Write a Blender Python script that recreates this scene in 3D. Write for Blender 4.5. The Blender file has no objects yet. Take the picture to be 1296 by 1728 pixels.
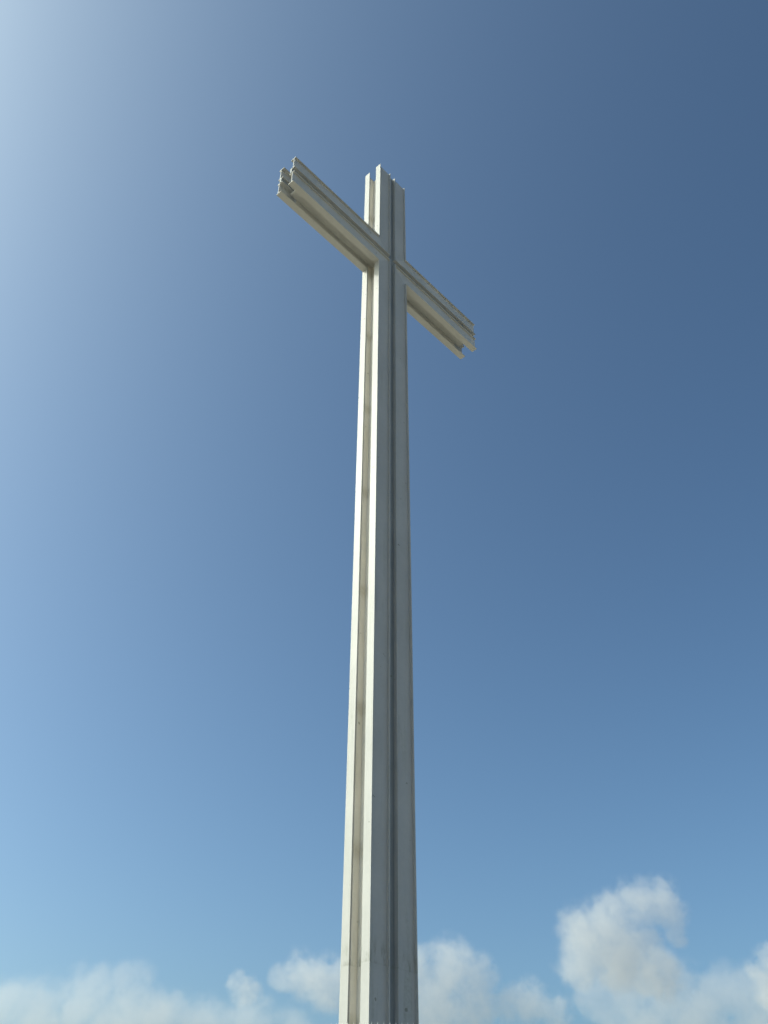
import bpy, bmesh, math, random
from mathutils import Vector, Matrix, noise
random.seed(7)
S = bpy.context.scene
C = S.collection

# ------------------------------------------------------------------ camera
CZ = 35.05                       # height of the cross-arm axis above the terrace (z = 0)
YAW, PITCH, ROLL = 0.82669, 0.66948, 0.0062
CAM = Vector((-20.390, -18.279, CZ - 37.647))
FPX = 1524.24                    # focal length in pixels of the 1296 x 1728 photograph
fw = Vector((math.sin(YAW)*math.cos(PITCH), math.cos(YAW)*math.cos(PITCH), math.sin(PITCH)))
r0 = Vector((math.cos(YAW), -math.sin(YAW), 0))
u0 = r0.cross(fw)
rt = math.cos(ROLL)*r0 + math.sin(ROLL)*u0
up = -math.sin(ROLL)*r0 + math.cos(ROLL)*u0
cd = bpy.data.cameras.new("camera")
cam = bpy.data.objects.new("camera", cd); C.objects.link(cam)
M = Matrix((rt, up, -fw)).transposed().to_4x4(); M.translation = CAM
cam.matrix_world = M
cd.sensor_fit = 'VERTICAL'; cd.sensor_height = 36; cd.sensor_width = 36
cd.lens = 36*FPX/1728
cd.clip_end = 60000; cd.clip_start = 0.1
S.camera = cam

def at(px, py, dist):
    """world point seen at a pixel of the photograph, at a distance from the camera"""
    d = fw + rt*((px-648)/FPX) - up*((py-864)/FPX)
    return CAM + d.normalized()*dist

# ------------------------------------------------------------------ sky and sun
SUN = Vector((-1.05, 1.0, 1.19)).normalized()
ELEV = math.asin(SUN.z); AZ = math.atan2(SUN.x, SUN.y)
w = bpy.data.worlds.new("World"); S.world = w; w.use_nodes = True
nt = w.node_tree
sky = nt.nodes.new("ShaderNodeTexSky"); sky.sky_type = 'NISHITA'; sky.sun_disc = False
sky.sun_elevation = ELEV; sky.sun_rotation = AZ
sky.altitude = 0; sky.air_density = 0.8; sky.dust_density = 4.0; sky.ozone_density = 1.0
bg = nt.nodes["Background"]; bg.inputs[1].default_value = 0.125
gam = nt.nodes.new("ShaderNodeGamma"); gam.inputs[1].default_value = 1.32      # the deep contrast of this hazy afternoon sky
wb = nt.nodes.new("ShaderNodeMix"); wb.data_type = 'RGBA'; wb.blend_type = 'MULTIPLY'; wb.inputs[0].default_value = 1
wb.inputs[7].default_value = (.875, 1.085, 1.015, 1)
nt.links.new(sky.outputs[0], gam.inputs[0]); nt.links.new(gam.outputs[0], wb.inputs[6]); nt.links.new(wb.outputs[2], bg.inputs[0])
sd = bpy.data.lights.new("sun", 'SUN'); sd.energy = 2.0; sd.angle = math.radians(0.5); sd.color = (1.0, .965, .92)
so = bpy.data.objects.new("sun", sd); C.objects.link(so)
so.rotation_euler = SUN.to_track_quat('Z', 'Y').to_euler(); so.location = (-40, 40, 80)

S.view_settings.view_transform = 'Standard'; S.view_settings.look = 'None'
S.view_settings.exposure = -0.1; S.view_settings.gamma = 1
S.cycles.max_bounces = 10; S.cycles.diffuse_bounces = 5; S.cycles.volume_bounces = 2
S.cycles.use_denoising = True; S.cycles.volume_step_rate = 0.35

# ------------------------------------------------------------------ helpers
def tag(o, label=None, cat=None, group=None, kind=None):
    if label: o['label'] = label
    if cat: o['category'] = cat
    if group: o['group'] = group
    if kind: o['kind'] = kind
    return o

def obj(name, bm, mat, parent=None, smooth=False):
    bmesh.ops.recalc_face_normals(bm, faces=bm.faces)
    me = bpy.data.meshes.new(name); bm.to_mesh(me); bm.free()
    o = bpy.data.objects.new(name, me); C.objects.link(o)
    me.materials.append(mat)
    if smooth:
        for p in me.polygons: p.use_smooth = True
    if parent: o.parent = parent
    return o

def prism(bm, quad, y0, y1):
    """extrude a polygon given in the XZ plane from y0 to y1"""
    a = [bm.verts.new((x, y0, z)) for x, z in quad]
    b = [bm.verts.new((x, y1, z)) for x, z in quad]
    bm.faces.new(a); bm.faces.new(b)
    n = len(quad)
    for i in range(n):
        bm.faces.new((a[i], a[(i+1) % n], b[(i+1) % n], b[i]))

def box(bm, x0, x1, y0, y1, z0, z1):
    prism(bm, [(x0, z0), (x1, z0), (x1, z1), (x0, z1)], y0, y1)

class NT:
    def __init__(s, name):
        s.m = bpy.data.materials.new(name); s.m.use_nodes = True
        s.t = s.m.node_tree; s.t.nodes.clear()
        s.out = s.t.nodes.new("ShaderNodeOutputMaterial")
    def n(s, typ, **k):
        nd = s.t.nodes.new("ShaderNode"+typ)
        for a, v in k.items(): setattr(nd, a, v)
        return nd
    def l(s, a, b): s.t.links.new(a, b)
    def sock(s, nd, i, v):
        if hasattr(v, 'is_output'): s.l(v, nd.inputs[i])
        elif v is not None: nd.inputs[i].default_value = v
    def math(s, op, a, b=None, c=None, clamp=False):
        nd = s.n("Math", operation=op, use_clamp=clamp)
        for i, v in enumerate((a, b, c)): s.sock(nd, i, v)
        return nd.outputs[0]
    def vmath(s, op, a, b=None):
        nd = s.n("VectorMath", operation=op)
        for i, v in enumerate((a, b)): s.sock(nd, i, v)
        return nd
    def remap(s, v, a, b, c=0., d=1., smooth=False):
        nd = s.n("MapRange", interpolation_type='SMOOTHSTEP' if smooth else 'LINEAR')
        s.l(v, nd.inputs[0])
        for i, x in enumerate((a, b, c, d)): nd.inputs[1+i].default_value = x
        return nd.outputs[0]
    def noise(s, vec, scale, detail=4, rough=.55, stretch=None):
        if stretch:
            mp = s.n("Mapping"); s.l(vec, mp.inputs[0]); mp.inputs[3].default_value = stretch; vec = mp.outputs[0]
        nd = s.n("TexNoise"); s.l(vec, nd.inputs["Vector"])
        nd.inputs["Scale"].default_value = scale; nd.inputs["Detail"].default_value = detail
        nd.inputs["Roughness"].default_value = rough
        return nd.outputs[0]
    def mix(s, f, a, b):
        nd = s.n("Mix", data_type='RGBA')
        s.sock(nd, 0, f)
        for i, v in ((6, a), (7, b)):
            if hasattr(v, 'is_output'): s.l(v, nd.inputs[i])
            else: nd.inputs[i].default_value = (*v, 1)
        return nd.outputs[2]

# ------------------------------------------------------------------ materials
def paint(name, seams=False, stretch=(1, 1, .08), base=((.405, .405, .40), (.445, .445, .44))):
    """weathered white paint on steel, with run marks and, on the core, dirty joints"""
    t = NT(name)
    tc = t.n("TexCoord").outputs["Object"]
    sep = t.n("SeparateXYZ"); t.l(tc, sep.inputs[0]); z = sep.outputs[2]
    streak = t.noise(tc, 3.2, 5, .6, stretch)
    fine = t.noise(tc, 9, 4, .65)
    broad = t.noise(tc, .45, 3, .5)
    col_m = t.remap(t.noise(tc, 6, 6, .7), .3, .7, .93, 1.0)
    # old run marks: thin, denser on the lower shaft
    low = t.remap(z, 30, 0, .30, 1.0)
    runs = t.math('MULTIPLY', t.remap(streak, .54, .72, 0, 1), low)
    runs = t.math('MULTIPLY', runs, t.remap(fine, .35, .6, .2, 1))
    col = t.mix(t.remap(broad, .35, .65), *base)
    col = t.mix(t.math('MULTIPLY', runs, .48), col, (.20, .215, .15))
    # splice of the shaft sections: hairline and the dirt caught above it
    zj = CZ - 32.0
    dz = t.math('SUBTRACT', z, zj)
    line = t.remap(t.math('ABSOLUTE', dz), .0, .035, 1, 0)
    above = t.math('MULTIPLY', t.remap(dz, 0, .9, 1, 0, True), t.remap(dz, -.04, .0, 0, 1))
    dirt = t.math('MULTIPLY', above, t.remap(t.noise(tc, 5.5, 5, .6, (1, 1, .35)), .48, .66, 0, 1))
    col = t.mix(t.math('MULTIPLY', line, .12), col, (.2, .21, .17))
    col = t.mix(t.math('MULTIPLY', dirt, .5), col, (.10, .115, .06))
    # chips
    chip = t.remap(t.noise(tc, 4.2, 2, .5), .735, .76, 0, 1)
    col = t.mix(t.math('MULTIPLY', chip, .6), col, (.11, .12, .08))
    if seams:
        m = t.math('FRACT', t.math('DIVIDE', t.math('SUBTRACT', z, CZ-10.47-46-2.3), 4.6))
        d = t.math('MULTIPLY', t.math('ABSOLUTE', t.math('SUBTRACT', m, .5)), 4.6)
        band = t.remap(d, .02, .42, 1, 0, True)
        band = t.math('MULTIPLY', band, t.remap(fine, .3, .7, .45, 1))
        col = t.mix(t.math('MULTIPLY', band, .42), col, (.26, .23, .15))
        col = t.mix(t.remap(streak, .4, .7, .05, .30), col, (.50, .45, .33))
    mm = t.n("Mix", data_type='RGBA', blend_type='MULTIPLY'); mm.inputs[0].default_value = 1
    t.l(col, mm.inputs[6]); t.l(col_m, mm.inputs[7]); col = mm.outputs[2]
    b = t.n("BsdfPrincipled"); t.l(col, b.inputs["Base Color"])
    b.inputs["Roughness"].default_value = .55; b.inputs["Specular IOR Level"].default_value = .3
    b.inputs["Coat Weight"].default_value = .025; b.inputs["Coat Roughness"].default_value = .24
    bp = t.n("Bump"); bp.inputs["Strength"].default_value = .12; bp.inputs["Distance"].default_value = .02
    t.l(t.noise(tc, 2.2, 3, .5), bp.inputs["Height"]); t.l(bp.outputs[0], b.inputs["Normal"])
    t.l(b.outputs[0], t.out.inputs[0])
    return t.m

def plain(name, c1, c2, scale, rough=.8, bump=.3, dist=.03):
    t = NT(name); tc = t.n("TexCoord").outputs["Object"]
    f = t.remap(t.noise(tc, scale, 6, .62), .35, .65)
    b = t.n("BsdfPrincipled"); t.l(t.mix(f, c1, c2), b.inputs["Base Color"])
    b.inputs["Roughness"].default_value = rough
    bp = t.n("Bump"); bp.inputs["Strength"].default_value = bump; bp.inputs["Distance"].default_value = dist
    t.l(t.noise(tc, scale*4, 5, .6), bp.inputs["Height"]); t.l(bp.outputs[0], b.inputs["Normal"])
    t.l(b.outputs[0], t.out.inputs[0])
    return t.m

white_paint = paint("white_paint")
arm_paint = paint("white_paint_arms", stretch=(.5, 1, .25), base=((.45, .45, .44), (.49, .49, .48)))
groove_dark = paint("groove_plate_dark", base=((.20, .22, .235), (.24, .26, .275)))  # darkness of the grooves put into the plate colour, bluer than the girders
core_paint = paint("white_paint_core", seams=True, base=((.62, .60, .56), (.67, .65, .61)))
concrete = plain("concrete", (.24, .22, .18), (.31, .29, .24), 1.5)
rail_paint = plain("railing_paint", (.70, .71, .69), (.78, .78, .76), 6, .5, .1)

# ------------------------------------------------------------------ ground
def ground_z(x, y):
    r = math.hypot(x, y-.55)
    k = min(1, max(0, (r-6.5)/(25-6.5))); k = k*k*(3-2*k)
    return -4.2*k - .01
bm = bmesh.new()
rings = [0, 2, 4, 5.2, 6.5] + [6.5+i*1.2 for i in range(1, 18)] + [30, 38, 50, 70, 100, 160, 300, 700, 1600, 4000, 10000, 30000]
prev = None
for i, r in enumerate(rings):
    if r == 0: cur = [bm.verts.new((0, .55, ground_z(0, .55)))]
    else:
        cur = []
        for k in range(72):
            a = k*math.tau/72; x, y = r*math.cos(a), .55+r*math.sin(a)
            dz = 0 if r < 8 else .12*noise.noise(Vector((x*.2, y*.2, 0)))*min(1, (r-8)/4)
            cur.append(bm.verts.new((x, y, ground_z(x, y)+dz)))
    if prev:
        for k in range(72):
            if len(prev) == 1: bm.faces.new((prev[0], cur[k], cur[(k+1) % 72]))
            else: bm.faces.new((prev[k], cur[k], cur[(k+1) % 72], prev[(k+1) % 72]))
    prev = cur
g = obj("ground", bm, plain("dry_grass", (.25, .228, .175), (.37, .33, .26), .8, .95, .6, .08), smooth=True)
tag(g, kind='structure')
bm = bmesh.new()
bmesh.ops.create_cone(bm, cap_ends=True, segments=96, radius1=5.6, radius2=5.6, depth=.12, matrix=Matrix.Translation((0, .55, .055)))
tag(obj("paved_terrace", bm, concrete), kind='structure')

# ------------------------------------------------------------------ the cross
D, HX, HA, G, K = 1.1027, 1.0, 0.9885, 0.1733, 0.316
L, ZT = 6.675, 7.49
T = 0.036
WEB = .11
ZB = -CZ + .55
cross = bpy.data.objects.new("monumental_cross", None); C.objects.link(cross)
cross.location = (0, 0, 0)
tag(cross, "towering white steel cross of grooved girders rising against the blue sky", "cross")

def girder(name, sx, sz, arm, ya, yb, parent, mat):
    """one I-section, mitred where the arm and the shaft meet"""
    end = L if arm else (ZT if sz > 0 else -ZB)
    if arm: o0, o1, a0, a1 = HA, G, HX, G      # across: z, along: x
    else:   o0, o1, a0, a1 = HX, G, HA, G      # across: x, along: z
    def mit(o): return a0 + (o-o0)/(o1-o0)*(a1-a0)
    def P(o, a):
        x, z = (a, o) if arm else (o, a)
        return (sx*x, sz*z + CZ)
    bm = bmesh.new()
    def strip(p, q, y0, y1):
        prism(bm, [P(p, end), P(q, end), P(q, mit(q)), P(p, mit(p))], y0, y1)
    strip(o0, o0-T, ya, yb)
    strip(o1+T, o1, ya, yb)
    ym = WEB if ya == 0 else D-WEB          # web set close behind the outer flange edges
    strip(o0-T, o1+T, ym-T*.45, ym+T*.45)
    return obj(name, bm, mat, parent)

# shaft: its core is the mesh of the part itself, girders and groove plates are its sub-parts
CX, YF, YR = .68, K, D-K
bm = bmesh.new()
box(bm, -CX, CX, YF, YR, .45, CZ+ZT-.5)
for sx in (-1, 1):
    for a, b in ((.5, CZ-.23), (CZ+.23, CZ+ZT-.55)):
        x0, x1 = sorted((sx*.945, sx*.23))
        box(bm, x0, x1, YR-.012, D-WEB-.03, a, b)
        box(bm, x0, x1, WEB+.03, YF+.012, a, b)
upright = obj("upright", bm, core_paint, cross)
bm = bmesh.new()
for sx in (-1, 1):
    x0, x1 = sorted((sx*CX, sx*(L-.53)))
    for z0 in (-HA+.32, HA-.36):            # floor and lid plates, open at the end
        box(bm, x0, x1, YF+.002, YR-.002, CZ+z0, CZ+z0+.04)
    x0, x1 = sorted((sx*.947, sx*(L-.9)))
    for z0, z1 in ((-.935, -.23), (.23, .935)):
        box(bm, x0, x1, YR-.012, D-WEB-.03, CZ+z0, CZ+z1)
        box(bm, x0, x1, WEB+.03, YF+.012, CZ+z0, CZ+z1)
crossarm = obj("crossarm", bm, arm_paint, cross)
for ya, yb in ((0, K), (D-K, D)):
    for sx in (-1, 1):
        for sz in (-1, 1):
            girder("girder", sx, sz, False, ya, yb, upright, white_paint)
            girder("girder", sx, sz, True, ya, yb, crossarm, arm_paint)
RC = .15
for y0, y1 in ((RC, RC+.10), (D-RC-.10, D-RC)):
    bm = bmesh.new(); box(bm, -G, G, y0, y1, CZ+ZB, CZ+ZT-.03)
    obj("groove_plate", bm, groove_dark, upright)
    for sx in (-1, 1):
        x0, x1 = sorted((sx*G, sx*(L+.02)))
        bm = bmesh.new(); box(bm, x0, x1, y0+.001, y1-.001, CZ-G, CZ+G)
        obj("groove_plate", bm, groove_dark, crossarm)
# stepped concrete footing under the shaft
bm = bmesh.new()
box(bm, -1.7, 1.7, -.9, 2.0, .114, .34)
box(bm, -1.35, 1.35, -.45, 1.55, .338, .56)
obj("footing", bm, concrete, cross)

# ------------------------------------------------------------------ railing round the foot
TIP = 1.366
fence = bpy.data.objects.new("picket_fence", None); C.objects.link(fence)
fence.location = (0, .55, .115)
tag(fence, "ring of pale pointed metal pickets round the foot of the cross", "fence")
N, FR = 109, 2.6
face = math.atan2(CAM.y-.55, CAM.x)
def picket(bm, a):
    R = Matrix.Translation((FR*math.cos(a), FR*math.sin(a), 0)) @ Matrix.Rotation(a+math.pi/2, 4, 'Z')
    w_, d_, z0, z1, z2 = .014, .008, .05, TIP-.115-.10, TIP-.115
    b0 = [bm.verts.new(R @ Vector((x*w_, y*d_, z0))) for x, y in ((-1, -1), (1, -1), (1, 1), (-1, 1))]
    b1 = [bm.verts.new(R @ Vector((x*w_, y*d_, z1))) for x, y in ((-1, -1), (1, -1), (1, 1), (-1, 1))]
    tip = bm.verts.new(R @ Vector((0, 0, z2)))
    bm.faces.new(b0)
    for i in range(4):
        j = (i+1) % 4
        bm.faces.new((b0[i], b0[j], b1[j], b1[i])); bm.faces.new((b1[i], b1[j], tip))
rest = bmesh.new()
for i in range(N):
    a = face + (i-35.26)*math.tau/N
    if i < 70:
        bm = bmesh.new(); picket(bm, a); obj("picket", bm, rail_paint, fence)
    else: picket(rest, a)
o = obj("picket", rest, rail_paint, fence); o['kind'] = 'stuff'
for zz in (.2, .78):
    bm = bmesh.new()
    for k in range(120):
        a0, a1 = k*math.tau/120, (k+1)*math.tau/120
        vs = []
        for a in (a0, a1):
            for r_ in (FR-.034, FR-.010):
                for z_ in (zz, zz+.04): vs.append(bm.verts.new((r_*math.cos(a), r_*math.sin(a), z_)))
        for f in ((0, 1, 5, 4), (2, 3, 7, 6), (0, 2, 6, 4), (1, 3, 7, 5)): bm.faces.new([vs[q] for q in f])
    bmesh.ops.remove_doubles(bm, verts=bm.verts, dist=.0005)
    obj("rail", bm, rail_paint, fence)

# ------------------------------------------------------------------ clouds
def cloud(name, label, dist, puffs, dens, seed, rough=1.0, soft=.55):
    """cumulus: a closed hull round its puffs, filled with uneven vapour. puffs: x, y, radius as seen from the terrace"""
    pts = []
    rnd = random.Random(seed)
    for px, py, r in puffs:
        R = r/FPX*dist*1.06
        c = at(px, py, dist) + fw*rnd.uniform(-.4, .4)*R
        pts.append((c, R))
    o0 = sum((p for p, _ in pts), Vector())/len(pts)
    bm = bmesh.new()
    for c, R in pts:
        bmesh.ops.create_icosphere(bm, subdivisions=3, radius=R*1.0, matrix=Matrix.Translation(c-o0))
    tmp = bpy.data.meshes.new("tmp"); bm.to_mesh(tmp); bm.free()
    o = bpy.data.objects.new(name, tmp); C.objects.link(o)
    rm = o.modifiers.new("union", 'REMESH'); rm.mode = 'VOXEL'; rm.voxel_size = min(R for _, R in pts)*.22
    me = bpy.data.meshes.new_from_object(o.evaluated_get(bpy.context.evaluated_depsgraph_get()))
    o.modifiers.clear(); o.data = me; bpy.data.meshes.remove(tmp); me.name = name
    o.location = o0
    t = NT("vapour"); tc = t.n("TexCoord").outputs["Object"]
    Rm = sum(R for _, R in pts)/len(pts)
    def fbm_off(scale, amp, det):
        wn = t.n("TexNoise"); t.l(tc, wn.inputs["Vector"]); wn.inputs["Scale"].default_value = scale/Rm; wn.inputs["Detail"].default_value = det
        off = t.vmath('SUBTRACT', wn.outputs[1], (.5, .5, .5))
        sc = t.n("VectorMath", operation='SCALE'); t.l(off.outputs[0], sc.inputs[0]); sc.inputs[3].default_value = Rm*amp
        return sc.outputs[0]
    pos = t.vmath('ADD', tc, fbm_off(.9, 1.7*rough, 5)).outputs[0]
    field = None
    for c, R in pts:
        dd = t.vmath('DISTANCE', pos, tuple(c-o0)).outputs["Value"]
        f = t.remap(dd, R*1.08, R*.05)
        field = f if field is None else t.math('SMOOTH_MAX', field, f, .22)
    fb = t.noise(tc, 1.9/Rm, 9, .68)
    v = t.math('ADD', field, t.math('MULTIPLY', t.math('SUBTRACT', fb, .54), 2.5*rough))
    v = t.remap(v, .04, .04+soft, 0, 1, True)
    hull = None                                   # nothing may reach the hull itself
    for c, R in pts:
        dd = t.vmath('DISTANCE', tc, tuple(c-o0)).outputs["Value"]
        f = t.remap(dd, R*.99, R*.6, 0, 1, True)
        hull = f if hull is None else t.math('MAXIMUM', hull, f)
    v = t.math('MULTIPLY', v, hull)
    vol = t.n("VolumePrincipled")
    vol.inputs["Color"].default_value = (.83, .84, .86, 1)
    vol.inputs["Anisotropy"].default_value = .15
    t.l(t.math('MULTIPLY', v, dens/Rm), vol.inputs["Density"])
    t.l(vol.outputs[0], t.out.inputs["Volume"])
    me.materials.clear(); me.materials.append(t.m)
    tag(o, label, "cloud")
    return o

cloud("cumulus_cloud", "tall ragged white cloud hooked round a bluish hollow, highest of the clouds", 5200,
      [(978, 1562, 48), (1005, 1600, 58), (980, 1632, 46), (1028, 1548, 54), (1074, 1524, 48), (1112, 1518, 44), (1134, 1540, 34), (1050, 1630, 60), (1100, 1640, 50), (1045, 1585, 44), (1100, 1596, 30), (1140, 1580, 22)], .72, 1, .9)
cloud("cumulus_cloud", "domed white cloud half hidden behind the shaft of the cross", 6400,
      [(510, 1655, 46), (475, 1655, 26), (560, 1648, 50), (620, 1650, 55), (690, 1655, 60), (760, 1640, 56), (808, 1650, 40), (740, 1700, 60), (800, 1705, 50), (850, 1700, 36), (890, 1690, 42), (930, 1700, 36)], .72, 2)
cloud("cloud_bank", "long low pale cloud bank spreading left of the cross", 7000,
      [(-30, 1700, 62), (20, 1695, 52), (80, 1700, 60), (140, 1690, 62), (215, 1690, 60), (285, 1708, 56), (350, 1722, 55), (420, 1735, 52), (490, 1748, 50), (60, 1770, 85), (200, 1775, 90), (340, 1780, 80)], .55, 3)
cloud("cloud_puff", "small faint round cloud puff above the low bank left of the cross", 6600,
      [(402, 1655, 22), (415, 1665, 28), (428, 1672, 20)], .42, 4)
cloud("cloud_bank", "broad low cloud bank below the tall hooked cloud at the right", 6000,
      [(1010, 1690, 50), (1055, 1668, 52), (1110, 1655, 52), (1160, 1690, 55), (1225, 1690, 58), (1280, 1705, 60), (1330, 1700, 60), (1080, 1735, 70), (1180, 1750, 75), (1290, 1755, 75)], .55, 5)
cloud("cloud_puff", "small white cloud tuft cut off by the right edge of the picture", 5600,
      [(1292, 1645, 30), (1315, 1640, 40), (1305, 1675, 34)], .8, 6)
